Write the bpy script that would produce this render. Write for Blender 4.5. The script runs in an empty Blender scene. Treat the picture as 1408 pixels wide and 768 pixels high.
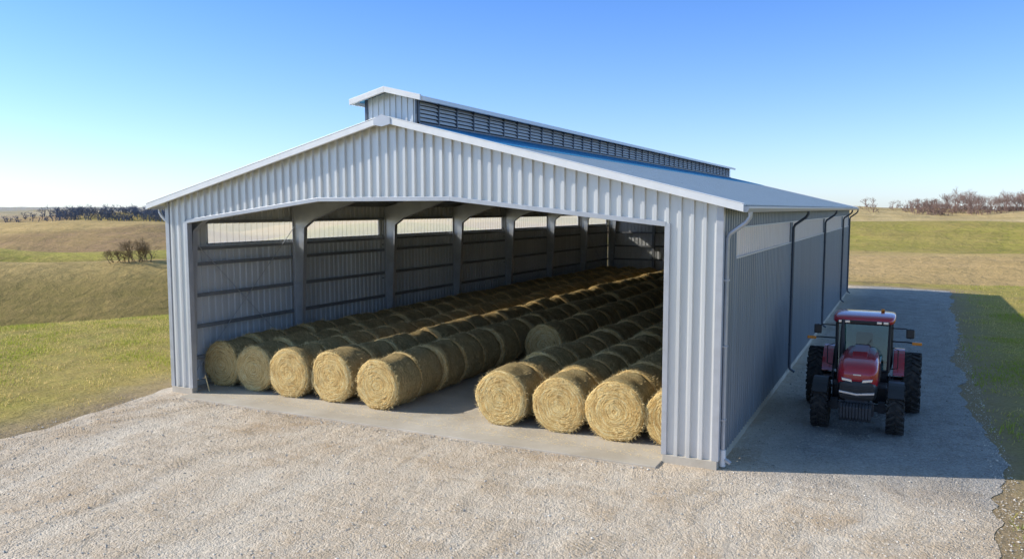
import bpy, bmesh, math, random
import numpy as np
from mathutils import Vector, Matrix, noise
from mathutils.geometry import tessellate_polygon
random.seed(7); rng=np.random.default_rng(7)
sc=bpy.context.scene
R=math.radians
# ---------------------------------------------------------------- helpers
def link(o,parent=None):
    sc.collection.objects.link(o)
    if parent: o.parent=parent
    return o
def empty(name,loc=(0,0,0)):
    e=bpy.data.objects.new(name,None); e.location=loc; e.empty_display_size=.5; return link(e)
class B:
    def __init__(s): s.v=[]; s.f=[]
    def add(s,v,f):
        n=len(s.v); s.v+= [tuple(a) for a in v]; s.f+=[tuple(i+n for i in q) for q in f]
    def box(s,x0,x1,y0,y1,z0,z1):
        s.add([(x0,y0,z0),(x1,y0,z0),(x1,y1,z0),(x0,y1,z0),(x0,y0,z1),(x1,y0,z1),(x1,y1,z1),(x0,y1,z1)],
          [(0,3,2,1),(4,5,6,7),(0,1,5,4),(1,2,6,5),(2,3,7,6),(3,0,4,7)])
    def prism_y(s,poly,y0,y1):   # poly in xz
        n=len(poly)
        v=[(x,y0,z) for x,z in poly]+[(x,y1,z) for x,z in poly]
        f=[tuple(range(n)),tuple(range(2*n-1,n-1,-1))]+[(i,n+i,n+(i+1)%n,(i+1)%n) for i in range(n)]
        s.add(v,f)
    def prism_x(s,poly,x0,x1):   # poly in yz
        n=len(poly)
        v=[(x0,y,z) for y,z in poly]+[(x1,y,z) for y,z in poly]
        f=[tuple(range(n)),tuple(range(2*n-1,n-1,-1))]+[(i,n+i,n+(i+1)%n,(i+1)%n) for i in range(n)]
        s.add(v,f)
    def tube(s,pts,r,n=8,cap=True):
        pts=[Vector(p) for p in pts]; rs=r if isinstance(r,(list,tuple)) else [r]*len(pts)
        base=len(s.v); 
        for i,p in enumerate(pts):
            d=(pts[min(i+1,len(pts)-1)]-pts[max(i-1,0)]).normalized()
            a=d.orthogonal().normalized() if i==0 else (a-d*a.dot(d)).normalized()
            b=d.cross(a)
            for k in range(n):
                t=2*math.pi*k/n; s.v.append(tuple(p+(a*math.cos(t)+b*math.sin(t))*rs[i]))
        for i in range(len(pts)-1):
            for k in range(n):
                a0=base+i*n+k; a1=base+i*n+(k+1)%n
                s.f.append((a0,a1,a1+n,a0+n))
        if cap:
            s.f.append(tuple(base+k for k in range(n-1,-1,-1)))
            e=base+(len(pts)-1)*n; s.f.append(tuple(e+k for k in range(n)))
    def lathe_x(s,prof,c,n=40):  # prof list (x,r)
        base=len(s.v); m=len(prof)
        for k in range(n):
            t=2*math.pi*k/n
            for x,r in prof: s.v.append((c[0]+x,c[1]+r*math.cos(t),c[2]+r*math.sin(t)))
        for k in range(n):
            for j in range(m-1):
                a=base+k*m+j; b=base+((k+1)%n)*m+j
                s.f.append((a,a+1,b+1,b))
    def make(s,name,mat,parent=None,smooth=False,bevel=0,auto=None):
        me=bpy.data.meshes.new(name); me.from_pydata(s.v,[],s.f); me.update()
        bm=bmesh.new(); bm.from_mesh(me); bmesh.ops.recalc_face_normals(bm,faces=bm.faces)
        bm.to_mesh(me); bm.free()
        if smooth:
            for p in me.polygons: p.use_smooth=True
            me.set_sharp_from_angle(angle=R(auto or 35))
        o=bpy.data.objects.new(name,me); me.materials.append(mat); link(o,parent)
        if bevel:
            b=o.modifiers.new('bevel','BEVEL'); b.width=bevel; b.segments=2; b.limit_method='ANGLE'
        return o
class NT:
    def __init__(s,name):
        s.m=bpy.data.materials.new(name); s.m.use_nodes=True; s.t=s.m.node_tree
        s.b=s.t.nodes['Principled BSDF']
    def n(s,typ,ins=None,**kw):
        nd=s.t.nodes.new(typ)
        for k,v in kw.items(): setattr(nd,k,v)
        for k,v in (ins or {}).items(): s.set(nd.inputs[k],v)
        return nd
    def set(s,sock,v):
        if isinstance(v,bpy.types.NodeSocket): s.t.links.new(v,sock)
        elif isinstance(v,tuple) and len(v)==3 and sock.type=='RGBA': sock.default_value=(*v,1)
        else: sock.default_value=v
    def math(s,op,a,b=0.0,c=None):
        d={0:a,1:b}
        if c is not None: d[2]=c
        return s.n('ShaderNodeMath',d,operation=op).outputs[0]
    def noise(s,vec,scale,detail=4,rough=.55):
        return s.n('ShaderNodeTexNoise',{'Vector':vec,'Scale':scale,'Detail':detail,'Roughness':rough}).outputs[0]
    def map(s,vec,scale=(1,1,1),loc=(0,0,0),rot=(0,0,0)):
        return s.n('ShaderNodeMapping',{'Vector':vec,'Scale':scale,'Location':loc,'Rotation':rot}).outputs[0]
    def ramp(s,f,stops):
        r=s.n('ShaderNodeValToRGB',{0:f}); e=r.color_ramp.elements
        while len(e)<len(stops): e.new(.5)
        for i,(p,c) in enumerate(stops):
            e[i].position=p; e[i].color=(*c,1) if isinstance(c,tuple) else (c,c,c,1)
        return r.outputs[0]
    def mix(s,f,a,b,bt='MIX'):
        nd=s.t.nodes.new('ShaderNodeMix'); nd.data_type='RGBA'; nd.blend_type=bt
        s.set(nd.inputs[0],f); s.set(nd.inputs[6],a); s.set(nd.inputs[7],b); return nd.outputs[2]
    def bump(s,h,dist,strength=1):
        s.set(s.b.inputs['Normal'], s.n('ShaderNodeBump',{'Height':h,'Distance':dist,'Strength':strength}).outputs[0])
    def out(s,**kw):
        for k,v in kw.items(): s.set(s.b.inputs[k.replace('_',' ')],v)
        return s.m
    @property
    def pos(s): return s.n('ShaderNodeNewGeometry').outputs['Position']
    @property
    def obj(s): return s.n('ShaderNodeTexCoord').outputs['Object']
def simple(name,col,rough=.5,metal=0,var=.12,scale=3,bump=0):
    t=NT(name); f=t.noise(t.obj,scale,6)
    c=t.mix(t.ramp(f,[(.3,0.0),(.75,1.0)]),tuple(x*(1-var) for x in col),tuple(min(1,x*(1+var)) for x in col))
    t.out(Base_Color=c,Metallic=metal,Roughness=t.math('ADD',t.math('MULTIPLY',f,.2),rough-.1))
    if bump: t.bump(t.noise(t.obj,scale*20,4),bump)
    return t.m
# ---------------------------------------------------------------- materials
def metal_panel(name,col,metal=.45,rough=.38,streak=.14):
    t=NT(name); p=t.pos
    st=t.noise(t.map(p,(2.2,2.2,.12)),1.0,5)
    big=t.noise(p,.35,3)
    sp=t.noise(p,45,2)
    c=t.mix(t.ramp(st,[(.35,0.0),(.7,1.0)]),tuple(x*(1-streak) for x in col),tuple(x*(1+streak*.6) for x in col))
    c=t.mix(t.math('MULTIPLY',big,.25),c,tuple(x*.8 for x in col))
    sep=t.n('ShaderNodeSeparateXYZ',{0:p}).outputs[2]
    dirt=t.math('MULTIPLY',t.ramp(t.math('ADD',sep,t.math('MULTIPLY',st,.8)),[(0.0,1.0),(1.0,0.0)]),.35)
    c=t.mix(dirt,c,(.34,.28,.2))
    t.out(Base_Color=c,Metallic=metal,Roughness=t.math('ADD',t.math('MULTIPLY',st,.2),rough-.08))
    t.bump(t.math('ADD',t.noise(t.map(p,(1,1,.4)),1.6,2),t.math('MULTIPLY',sp,.02)),.012)
    return t.m
m_wall=metal_panel('galvanized_panel',(.72,.72,.70),.28,.34,.10)
m_side=metal_panel('galvanized_shaded_panel',(.25,.29,.33),.35,.36)  # same panel metal, shade of the right wall put into its colour
m_left=metal_panel('galvanized_lit_panel',(.70,.71,.70),.1,.5)  # lit copy of the panel, lightened to brighten the interior
m_roof=metal_panel('roof_panel',(.50,.56,.58),.7,.30,.08)
m_blue=metal_panel('sky_reflection_panel',(.07,.33,.55),.25,.3,.12)  # sky's blue reflection on the ridge metal put into the base colour
m_trim=simple('white_trim',(.80,.80,.79),.4,.05,.05)
m_galv=simple('gray_trim',(.50,.51,.53),.4,.4,.08)
m_steel=simple('frame_steel',(.50,.51,.51),.4,.35,.12,2)
m_girt=simple('girt_steel',(.24,.25,.26),.5,.2,.15,2)
m_dark=simple('dark_gap',(.03,.035,.04),.6)
m_spout=simple('downspout_gray',(.11,.125,.15),.4,.4)
def transm(name,trn,dif,a,b_):
    t=NT(name); t.t.nodes.remove(t.b)
    f=t.noise(t.map(t.pos,(3,3,1)),1.0,4)
    tr=t.n('ShaderNodeBsdfTransparent',{'Color':(.97,.97,.96)}).outputs[0]
    tl=t.n('ShaderNodeBsdfTranslucent',{'Color':(.96,.94,.92)}).outputs[0]
    df=t.n('ShaderNodeBsdfPrincipled',{'Base Color':t.mix(f,a,b_),'Roughness':.25}).outputs[0]
    m1=t.n('ShaderNodeMixShader',{0:dif,1:tl,2:df}).outputs[0]
    m2=t.n('ShaderNodeMixShader',{0:trn,1:m1,2:tr}).outputs[0]
    t.t.links.new(m2,t.t.nodes['Material Output'].inputs[0]); return t.m
m_trans=transm('clear_panel',.66,.2,(.8,.76,.72),(.95,.92,.88))
m_trans2=transm('milky_panel',.06,.86,(.84,.70,.62),(1.0,.90,.82))
# concrete
t=NT('concrete'); p=t.pos
a=t.noise(p,.5,6,.6); b2=t.noise(p,14,5)
c=t.mix(t.ramp(a,[(.35,0.0),(.7,1.0)]),(.46,.40,.31),(.66,.60,.50)); c=t.mix(t.math('MULTIPLY',b2,.35),c,(.34,.29,.22))
t.out(Base_Color=c,Roughness=.8); t.bump(b2,.006); m_conc=t.m
# gravel
t=NT('gravel'); p=t.pos
vo=t.n('ShaderNodeTexVoronoi',{'Vector':p,'Scale':27.0}); vo2=t.n('ShaderNodeTexVoronoi',{'Vector':p,'Scale':10.0})
big=t.noise(p,.22,5,.6); med=t.noise(p,1.3,6,.65); fine=t.noise(p,30,4,.7)
c=t.mix(t.ramp(big,[(.35,0.0),(.65,1.0)]),(.66,.52,.365),(.72,.61,.47))
c=t.mix(t.ramp(med,[(.42,0.0),(.62,.6)]),c,(.53,.40,.265))
hs=t.n('ShaderNodeSeparateColor',{0:vo.outputs['Color']}).outputs[0]
c=t.mix(t.math('MULTIPLY',hs,.45),c,t.mix(hs,(.30,.235,.17),(.90,.80,.67)))
wv=t.noise(t.map(p,(.35,2.6,1)),1.0,4)
c=t.mix(t.ramp(wv,[(.5,0.0),(.70,.35)]),c,(.48,.36,.235))
wm=t.noise(p,.4,7,.7)
c=t.mix(t.ramp(wm,[(.53,0.0),(.67,.65)]),c,(.50,.345,.20))
pd=t.n('ShaderNodeVectorMath',{0:p,1:t.n('ShaderNodeVectorMath',{0:t.n('ShaderNodeTexNoise',{'Vector':p,'Scale':.12,'Detail':2.0}).outputs[1],'Scale':6.0},operation='SCALE').outputs[0]},operation='ADD').outputs[0]
trk=t.noise(t.map(pd,(1.3,.05,1),rot=(0,0,.5)),1.0,3,.4)
c=t.mix(t.ramp(trk,[(.54,0.0),(.62,.3)]),c,(.78,.69,.56))
c=t.mix(t.ramp(trk,[(.37,.3),(.44,0.0)]),c,(.46,.35,.23))
lug=t.n('ShaderNodeTexWave',{'Vector':t.map(pd,(1,1,1),rot=(0,0,.5)),'Scale':2.6,'Distortion':6.0,'Detail':4.0},bands_direction='Y').outputs[1]
lugm=t.math('MULTIPLY',t.math('MULTIPLY',t.ramp(trk,[(.38,1.0),(.44,0.0)]),lug),t.ramp(med,[(.40,0.0),(.55,1.0)]))
c=t.mix(t.math('MULTIPLY',lugm,.15),c,(.36,.27,.17))
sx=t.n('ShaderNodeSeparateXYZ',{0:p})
side_shade=t.math('MULTIPLY',t.ramp(t.math('MULTIPLY_ADD',sx.outputs[0],.5,2.1),[(0.0,0.0),(1.0,1.0)]),t.ramp(t.math('MULTIPLY_ADD',sx.outputs[1],.25,-4.4),[(0.0,0.0),(1.0,1.0)]))
c=t.mix(t.math('MULTIPLY',side_shade,.86),c,t.mix(t.math('ADD',t.math('MULTIPLY',hs,.6),t.math('MULTIPLY',t.ramp(med,[(.35,0.0),(.65,1.0)]),.4)),(.15,.155,.155),(.46,.46,.45)))  # barn's shadow on the driveway painted in as darker, bluer gravel
t.out(Base_Color=c,Roughness=.95,Specular_IOR_Level=.2)
h=t.math('ADD',t.math('MULTIPLY',vo.outputs['Distance'],-.55),t.math('ADD',t.math('MULTIPLY',fine,.6),t.math('MULTIPLY',med,2.2)))
h=t.math('ADD',h,t.math('MULTIPLY',vo2.outputs['Distance'],-.4)); h=t.math('ADD',h,t.math('MULTIPLY',wv,1.2))
h=t.math('ADD',h,t.math('MULTIPLY',wm,4.0)); h=t.math('ADD',h,t.math('MULTIPLY',trk,-2.0)); h=t.math('ADD',h,t.math('MULTIPLY',lugm,.22))
t.bump(h,.042); m_gravel=t.m
t=NT('stone'); r=t.n('ShaderNodeAttribute',attribute_name='gcol').outputs['Color']
t.out(Base_Color=r,Roughness=.9); m_stone=t.m
t=NT('grass_blade'); t.t.nodes.remove(t.b); r=t.n('ShaderNodeAttribute',attribute_name='gcol').outputs['Color']
d1=t.n('ShaderNodeBsdfDiffuse',{'Color':r}).outputs[0]; d2=t.n('ShaderNodeBsdfTranslucent',{'Color':r}).outputs[0]
t.t.links.new(t.n('ShaderNodeMixShader',{0:.45,1:d1,2:d2}).outputs[0],t.t.nodes['Material Output'].inputs[0]); m_blade=t.m
# ground
t=NT('ground'); p=t.pos
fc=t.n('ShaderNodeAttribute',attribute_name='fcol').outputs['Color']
gd=t.n('ShaderNodeAttribute',attribute_name='gdist').outputs['Fac']
n1=t.noise(p,.09,6,.6); n2=t.noise(p,.8,6,.65); n3=t.noise(p,9,5,.7); n0=t.noise(t.map(p,(.012,.03,1)),1.0,7,.65)
rows_=t.noise(t.map(p,(.05,.9,1),rot=(0,0,.55)),1.0,4,.6)
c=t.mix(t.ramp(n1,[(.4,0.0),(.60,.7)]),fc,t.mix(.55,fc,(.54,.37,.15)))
c=t.mix(t.ramp(n0,[(.40,.5),(.56,0.0)]),c,t.mix(.5,c,(.18,.16,.04)))
c=t.mix(t.ramp(rows_,[(.42,.45),(.56,0.0)]),c,t.mix(.5,c,(.22,.17,.06)))
c=t.mix(t.ramp(n2,[(.4,0.0),(.66,.75)]),c,t.mix(.55,c,(.46,.31,.13)))
c=t.mix(t.ramp(n3,[(.3,.8),(.55,0.0)]),c,t.mix(.6,c,(.11,.095,.025)))
c=t.mix(t.ramp(n3,[(.55,0.0),(.8,.6)]),c,t.mix(.5,c,(.62,.52,.22)))
md=t.math('ADD',gd,t.math('MULTIPLY',t.math('SUBTRACT',n2,.5),4.0))
c=t.mix(t.ramp(t.math('MULTIPLY',md,.4),[(0.0,.9),(1.0,0.0)]),c,t.mix(n3,(.24,.16,.085),(.52,.40,.26)))
t.out(Base_Color=c,Roughness=.95,Specular_IOR_Level=.1)
t.bump(t.math('ADD',t.math('ADD',t.math('MULTIPLY',n2,2.5),n3),t.math('MULTIPLY',n1,18.0)),.10); m_ground=t.m
# bale
def bale_mat(name,end):
    t=NT(name); o=t.obj; rnd=t.n('ShaderNodeObjectInfo').outputs['Random']
    s=t.n('ShaderNodeSeparateXYZ',{0:o})
    off=t.n('ShaderNodeCombineXYZ',{0:t.math('MULTIPLY',rnd,37.0),1:t.math('MULTIPLY',rnd,11.0),2:0.0}).outputs[0]
    if end:
        r=t.math('SQRT',t.math('ADD',t.math('MULTIPLY',s.outputs[0],s.outputs[0]),t.math('MULTIPLY',s.outputs[2],s.outputs[2])))
        r=t.math('ADD',r,t.math('MULTIPLY',t.noise(o,2.2,3),.16))
        v=t.n('ShaderNodeCombineXYZ',{0:t.math('MULTIPLY',r,24.0),1:t.math('MULTIPLY',s.outputs[0],2.6),2:t.math('MULTIPLY',s.outputs[2],2.6)}).outputs[0]
        v=t.n('ShaderNodeVectorMath',{0:v,1:off},operation='ADD').outputs[0]
        f=t.noise(v,1.0,5,.65); g=t.noise(t.map(o,(42,10,42)),1.0,5,.75)
        c=t.ramp(f,[(.32,(.36,.20,.055)),(.43,(.82,.53,.19)),(.54,(1.0,.75,.32)),(.70,(1.0,.90,.54))])
        c=t.mix(t.ramp(g,[(.38,.75),(.52,0.0)]),c,(.32,.18,.055))
        c=t.mix(t.ramp(g,[(.56,0.0),(.70,.6)]),c,(1.0,.93,.62))
        h=t.math('ADD',t.math('MULTIPLY',f,2.0),t.math('MULTIPLY',g,1.3)); t.bump(h,.035)
        c=t.mix(t.math('MULTIPLY',rnd,.15),c,(.6,.44,.2))
    else:
        v=t.n('ShaderNodeVectorMath',{0:t.map(o,(2.5,55,2.5)),1:off},operation='ADD').outputs[0]
        f=t.noise(v,1.0,5,.65); g=t.noise(t.map(o,(9,34,9)),1.0,5,.75); b=t.noise(t.n('ShaderNodeVectorMath',{0:o,1:off},operation='ADD').outputs[0],1.5,4)
        c=t.ramp(f,[(.32,(.26,.175,.07)),(.46,(.57,.41,.18)),(.60,(.78,.59,.29)),(.78,(.92,.76,.45))])
        c=t.mix(t.ramp(b,[(.4,0.0),(.62,.6)]),c,(.46,.38,.19))
        c=t.mix(t.ramp(g,[(.38,.7),(.53,0.0)]),c,(.18,.12,.045))
        c=t.mix(t.ramp(g,[(.58,0.0),(.72,.6)]),c,(.94,.75,.42))
        h=t.math('ADD',t.math('MULTIPLY',f,1.5),t.math('MULTIPLY',g,1.5)); t.bump(h,.04)
        c=t.mix(t.math('MULTIPLY',rnd,.35),c,(.48,.36,.17))
    t.out(Base_Color=c,Roughness=.9,Specular_IOR_Level=.15)
    return t.m
m_bs=bale_mat('hay_side',False); m_be=bale_mat('hay_end',True)
m_straw=simple('straw',(.85,.64,.30),.9,0,.2,6)
# ---------------------------------------------------------------- layout constants
XL,XR,YF,YB=-22.53,-3.95,19.06,63.4
XC=-13.36; ZR=8.86; SL=.25
XEL,XER=XL-.55,XR+.55; YRF=18.70; YRB=63.8
def zroof(x): return ZR-SL*abs(x-XC)
barn=empty('hay_storage_barn',(0,0,0))
PITCH=.305
def prof(a,b,pitch=PITCH,d=.04,extra=()):
    pts=[]
    k=math.floor(a/pitch)-1
    while k*pitch<b+pitch:
        x=k*pitch
        for o,h in((0,0),(.185,0),(.205,d),(.285,d)): pts.append((x+o*pitch/.305,h))
        k+=1
    def hh(x):
        for (x0,h0),(x1,h1) in zip(pts,pts[1:]):
            if x0<=x<=x1: return h0+(h1-h0)*(x-x0)/max(1e-9,x1-x0)
        return 0
    r=[(a,hh(a))]+[q for q in pts if a+1e-4<q[0]<b-1e-4]+[(b,hh(b))]
    for e in extra:
        if a<e<b: r.append((e,hh(e)))
    r.sort(); return r
def ribbed(bl,a,b,place,lo,hi,extra=(),d=.04,pitch=PITCH):
    P=prof(a,b,pitch,d,extra); n=len(bl.v)
    for u,h in P: bl.v.append(place(u,h,lo(u))); bl.v.append(place(u,h,hi(u)))
    for i in range(len(P)-1): bl.f.append((n+2*i,n+2*i+2,n+2*i+3,n+2*i+1))
# front wall
OX0,OX1=-21.59,-5.27
OT=[(OX0,5.88),(-15.98,6.58),(-11.37,6.58),(OX1,5.93)]
def otop(x):
    for (a,za),(b,zb) in zip(OT,OT[1:]):
        if a<=x<=b: return za+(zb-za)*(x-a)/(b-a)
w=B(); pf=lambda u,h,z:(u,YF-h,z); top=lambda x:zroof(x)-.05
ribbed(w,XL,OX0,pf,lambda x:.22,top,d=.068); ribbed(w,OX0,OX1,pf,otop,top,(XC,OT[1][0],OT[2][0]),d=.068); ribbed(w,OX1,XR,pf,lambda x:.22,top,d=.068)
w.make('front_wall',m_wall,barn)
ZS0,ZS1=5.05,5.82
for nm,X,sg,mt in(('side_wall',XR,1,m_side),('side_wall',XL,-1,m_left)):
    w=B(); ps=lambda u,h,z:(X+sg*h,u,z)
    ribbed(w,YF+.0,YB,ps,lambda y:.22,lambda y:ZS0,d=.05); ribbed(w,YF,YB,ps,lambda y:ZS1,lambda y:zroof(X)-.04,d=.05)
    for y0,y1 in((YF,20.75),(31.05,31.75),(43.85,44.5),(56.55,57.2),(62.9,YB)): ribbed(w,y0,y1,ps,lambda y:ZS0,lambda y:ZS1,d=.05)
    w.make(nm,mt,barn)
    g=B()
    for y0,y1 in((20.75,31.05),(31.75,43.85),(44.5,56.55),(57.2,62.9)): ribbed(g,y0,y1,ps,lambda y:ZS0,lambda y:ZS1,d=.018)
    g.make('translucent_strip',m_trans2 if sg>0 else m_trans,barn)
    e=B()
    for z in(ZS0,ZS1): e.box(min(X+sg*.002,X+sg*.06),max(X+sg*.002,X+sg*.06),20.7,62.95,z-.02,z+.02)
    e.make('strip_flashing',m_galv,barn)
w=B(); ribbed(w,XL,XR,lambda u,h,z:(u,YB+h,z),lambda x:.22,top,(XC,)); w.make('rear_wall',m_left,barn)
# curb
c=B()
c.box(XL-.03,OX0,YF-.08,YF+.15,-.1,.22); c.box(OX1,XR+.03,YF-.08,YF+.15,-.1,.22)
c.box(XR-.12,XR+.03,YF+.15,YB,-.1,.22); c.box(XL-.03,XL+.12,YF+.15,YB,-.1,.22); c.box(XL+.12,XR-.12,YB-.1,YB+.05,-.1,.22)
c.make('concrete_curb',m_conc,barn,bevel=.01)
c=B(); c.box(XL+.12,XR-.12,YF+.15,YB-.1,-.1,.06); c.box(OX0,OX1,18.45,YF+.15,-.1,.06)
c.make('concrete_slab',m_conc,barn,bevel=.01)
# trims
tr=B()
tr.box(OX0-.10,OX0+.03,YF-.078,YF+.12,.222,5.9); tr.box(OX1-.03,OX1+.10,YF-.078,YF+.12,.222,5.95)
tr.box(XR-.1,XR+.066,YF-.076,YF+.1,.222,zroof(XR)-.06); tr.box(XL-.066,XL+.1,YF-.076,YF+.1,.222,zroof(XL)-.06)
for (a,za),(b,zb) in zip(OT,OT[1:]): tr.prism_y([(a,za-.06),(b,zb-.06),(b,zb+.06),(a,za+.06)],YF-.082,YF+.12)
tr.make('corner_and_jamb_trim',m_galv,barn,bevel=.006)
# roof
rf=B()
for sg,xe in((1,XER),(-1,XEL)):
    P=prof(YRF,YRB,d=.03); n=len(rf.v)
    for u,h in P: rf.v.append((XC+sg*.02,u,ZR+h)); rf.v.append((xe,u,zroof(xe)+h))
    for i in range(len(P)-1): rf.f.append((n+2*i,n+2*i+2,n+2*i+3,n+2*i+1))
rf.make('roof_sheets',m_roof,barn)
rk=B()
for y0,y1 in((YRF-.05,YRF+.03),(YRB-.03,YRB+.05)):
    rk.prism_y([(XC,ZR+.06),(XER+.02,zroof(XER)+.06),(XER+.02,zroof(XER)-.14),(XC,ZR-.14)],y0,y1)
    rk.prism_y([(XC-.001,ZR+.06),(XEL-.02,zroof(XEL)+.06),(XEL-.02,zroof(XEL)-.14),(XC-.001,ZR-.14)],y0,y1)
for sg,xe in((1,XER),(-1,XEL)):
    a=XC+sg*.1; rk.prism_y([(a,zroof(a)+.063),(xe,zroof(xe)+.063),(xe,zroof(xe)+.045),(a,zroof(a)+.045)],YRF-.06,YRF+.17)
rk.make('rake_trim',m_trim,barn,bevel=.006)
sf=B()
for sg,xe in((1,XER),(-1,XEL)):
    a=XC+sg*.01; sf.prism_y([(a,zroof(a)-.06),(xe,zroof(xe)-.06),(xe,zroof(xe)-.08),(a,zroof(a)-.08)],YRF+.03,YF-.072)
    X=XR+.055 if sg>0 else XL-.055
    sf.prism_y([(X,zroof(X)-.05),(xe,zroof(xe)-.05),(xe,zroof(xe)-.07),(X,zroof(X)-.07)],YF-.04,YB)
sf.make('soffit',m_galv,barn)
gt=B()
for sg,xe in((1,XER),(-1,XEL)):
    z=zroof(xe)
    poly=[(xe,z-.01),(xe+sg*.14,z-.01),(xe+sg*.14,z-.06),(xe+sg*.10,z-.15),(xe,z-.15)]
    gt.prism_y(poly,YRF+.0,YRB)
gt.make('gutters',m_galv,barn,bevel=.005)
cp=B(); cp.prism_y([(XC-.28,ZR-.03),(XC,ZR+.09),(XC+.28,ZR-.03),(XC+.28,ZR-.2),(XC,ZR-.26),(XC-.28,ZR-.2)],YRF-.075,YRF-.052); cp.make('peak_cap',m_galv,barn)
# downspouts
for X,xe,sg in((XR,XER,1),(XL,XEL,-1)):
    for i,y in enumerate((19.25,31.4,44.2,56.9,63.2)):
        d=B(); z=zroof(xe)-.14; yy=y
        d.tube([(xe+sg*.07,yy,z),(xe+sg*.07,yy,z-.12),(xe-sg*.02,yy,z-.25),(X+sg*.16,yy,z-.52),(X+sg*.11,yy,z-.65),(X+sg*.11,yy,.45),(X+sg*.12,yy,.25),(X+sg*.3,yy,.14)],.05 if i else .055,8)
        for zz in(1.2,3.0,4.6): d.box(X+sg*.03-.03,X+sg*.03+.14 if sg>0 else X+sg*.03+.03,yy-.075,yy+.075,zz-.02,zz+.02)
        d.make('downspout',m_spout if i else m_galv,barn,smooth=True)
        if i==0:
            d=B(); d.tube([(X+sg*.11,yy,.46),(X+sg*.11,yy,.05)],.075,10); d.make('downspout_boot',m_trim,barn,smooth=True)
# monitor
MW=.82; MY0,MY1=19.12,62.9; MZ=9.68; ME=1.18
mz=lambda x: MZ-SL*abs(x-XC)
w=B(); ribbed(w,XC-MW,XC+MW,lambda u,h,z:(u,MY0-h,z),lambda x:zroof(x)+.0,lambda x:mz(x)-.03,(XC,),pitch=.2,d=.03)
ribbed(w,XC-MW,XC+MW,lambda u,h,z:(u,MY1+h,z),lambda x:zroof(x),lambda x:mz(x)-.03,(XC,),pitch=.2,d=.03)
w.make('monitor_gable',m_wall,barn)
w=B()
for sg in(1,-1):
    n=len(w.v); P=prof(MY0-.32,MY1+.3,d=.025)
    for u,h in P: w.v.append((XC,u,MZ+h)); w.v.append((XC+sg*ME,u,mz(XC+ME)+h))
    for i in range(len(P)-1): w.f.append((n+2*i,n+2*i+2,n+2*i+3,n+2*i+1))
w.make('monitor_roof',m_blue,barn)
w=B()
for y0,y1 in((MY0-.38,MY0-.3),(MY1+.28,MY1+.36)):
    for sg in(1,-1): w.prism_y([(XC+sg*.001,MZ+.05),(XC+sg*(ME+.03),mz(XC+ME)+.05),(XC+sg*(ME+.03),mz(XC+ME)-.11),(XC+sg*.001,MZ-.11)],y0,y1)
for sg in(1,-1):
    a=XC+sg*(ME); w.box(min(a,a+sg*.05),max(a,a+sg*.05),MY0-.29,MY1+.27,mz(XC+ME)-.10,mz(XC+ME)+.02)
w.make('monitor_fascia',m_trim,barn,bevel=.005)
zb=zroof(XC+MW)+.03; zt=mz(XC+MW)-.03
for sg in(1,-1):
    X=XC+sg*MW
    w=B(); w.box(min(X,X-sg*.03),max(X,X-sg*.03),MY0+.02,MY1,zb,zt); w.make('louver_back',m_dark,barn)
    w=B()
    nsl=6
    for k in range(nsl):
        z=zb+.12+(zt-zb-.2)*k/(nsl-1)
        w.prism_y([(X+sg*.01,z+.06),(X+sg*.09,z-.03),(X+sg*.098,z-.022),(X+sg*.018,z+.068)],MY0+.03,MY1-.02)
    w.make('louver_slats',m_trim,barn)
    w=B(); y=MY0
    while y<MY1: w.box(min(X+sg*.02,X+sg*.115),max(X+sg*.02,X+sg*.115),y,y+.05,zb,zt); y+=1.05
    w.box(min(X,X+sg*.12),max(X,X+sg*.12),MY0,MY1,zb-.05,zb+.05)
    w.box(min(X,X+sg*.06),max(X,X+sg*.06),MY0-.03,MY0+.0,zb,zt)
    w.make('louver_mullions',m_spout,barn)
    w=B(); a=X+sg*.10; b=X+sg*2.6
    w.prism_y([(a,zroof(a)+.038),(b,zroof(b)+.036),(b,zroof(b)+.040),(a,zroof(a)+.045)],MY0+.02,MY1+.02); w.make('sky_reflection_sheet',m_blue,barn)  # roof strip with the sky's blue reflection painted as colour
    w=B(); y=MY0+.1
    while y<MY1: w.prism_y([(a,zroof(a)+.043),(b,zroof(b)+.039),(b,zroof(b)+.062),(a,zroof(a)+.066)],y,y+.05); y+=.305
    w.make('sky_reflection_ribs',m_blue,barn)
# frames
frames=[19.45]+[25.0+6.33*k for k in range(6)]+[63.1]
web=B(); fl=B()
for y in frames:
    for sg in(-1,1):
        xo=(XL+.22) if sg<0 else (XR-.22)
        D=abs(xo-XC)
        C=lambda u,z:(xo-sg*u,z)
        zo=zroof(xo)-.27
        outer=[C(0,.06),C(0,zo),(XC,ZR-.30)]
        inner=[C(.30,.06),C(.60,zo-.80),C(1.1,zo-.46),C(D*.55,zroof(xo-sg*D*.55)-.27-.40),(XC,ZR-.30-.5)]
        poly=outer+inner[::-1]
        web.prism_y(poly,y-.008,y+.008)
        def strip(pts,th,sgn):
            for (a,za),(b,zb_) in zip(pts,pts[1:]):
                d=Vector((b-a,zb_-za)).normalized(); n=Vector((-d.y,d.x))*th
                fl.prism_y([(a,za),(b,zb_),(b+n.x,zb_+n.y),(a+n.x,za+n.y)],y-.10,y+.10)
        strip(outer,.014,1); strip(inner,.014,1)
        for (ua,ub,zz) in((0,.60,zo-.80),(0,.45,3.3),(0,.38,1.6)):
            a=C(ua,zz); b=C(ub,zz); fl.prism_y([a,b,(b[0],b[1]+.014),(a[0],a[1]+.014)],y-.09,y+.09)
        web.box(min(xo,xo-sg*.42)-.05,max(xo,xo-sg*.42)+.05,y-.16,y+.16,.06,.085)
web.make('frame_webs',m_steel,barn); fl.make('frame_flanges',m_galv,barn)
pu=B()
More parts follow.
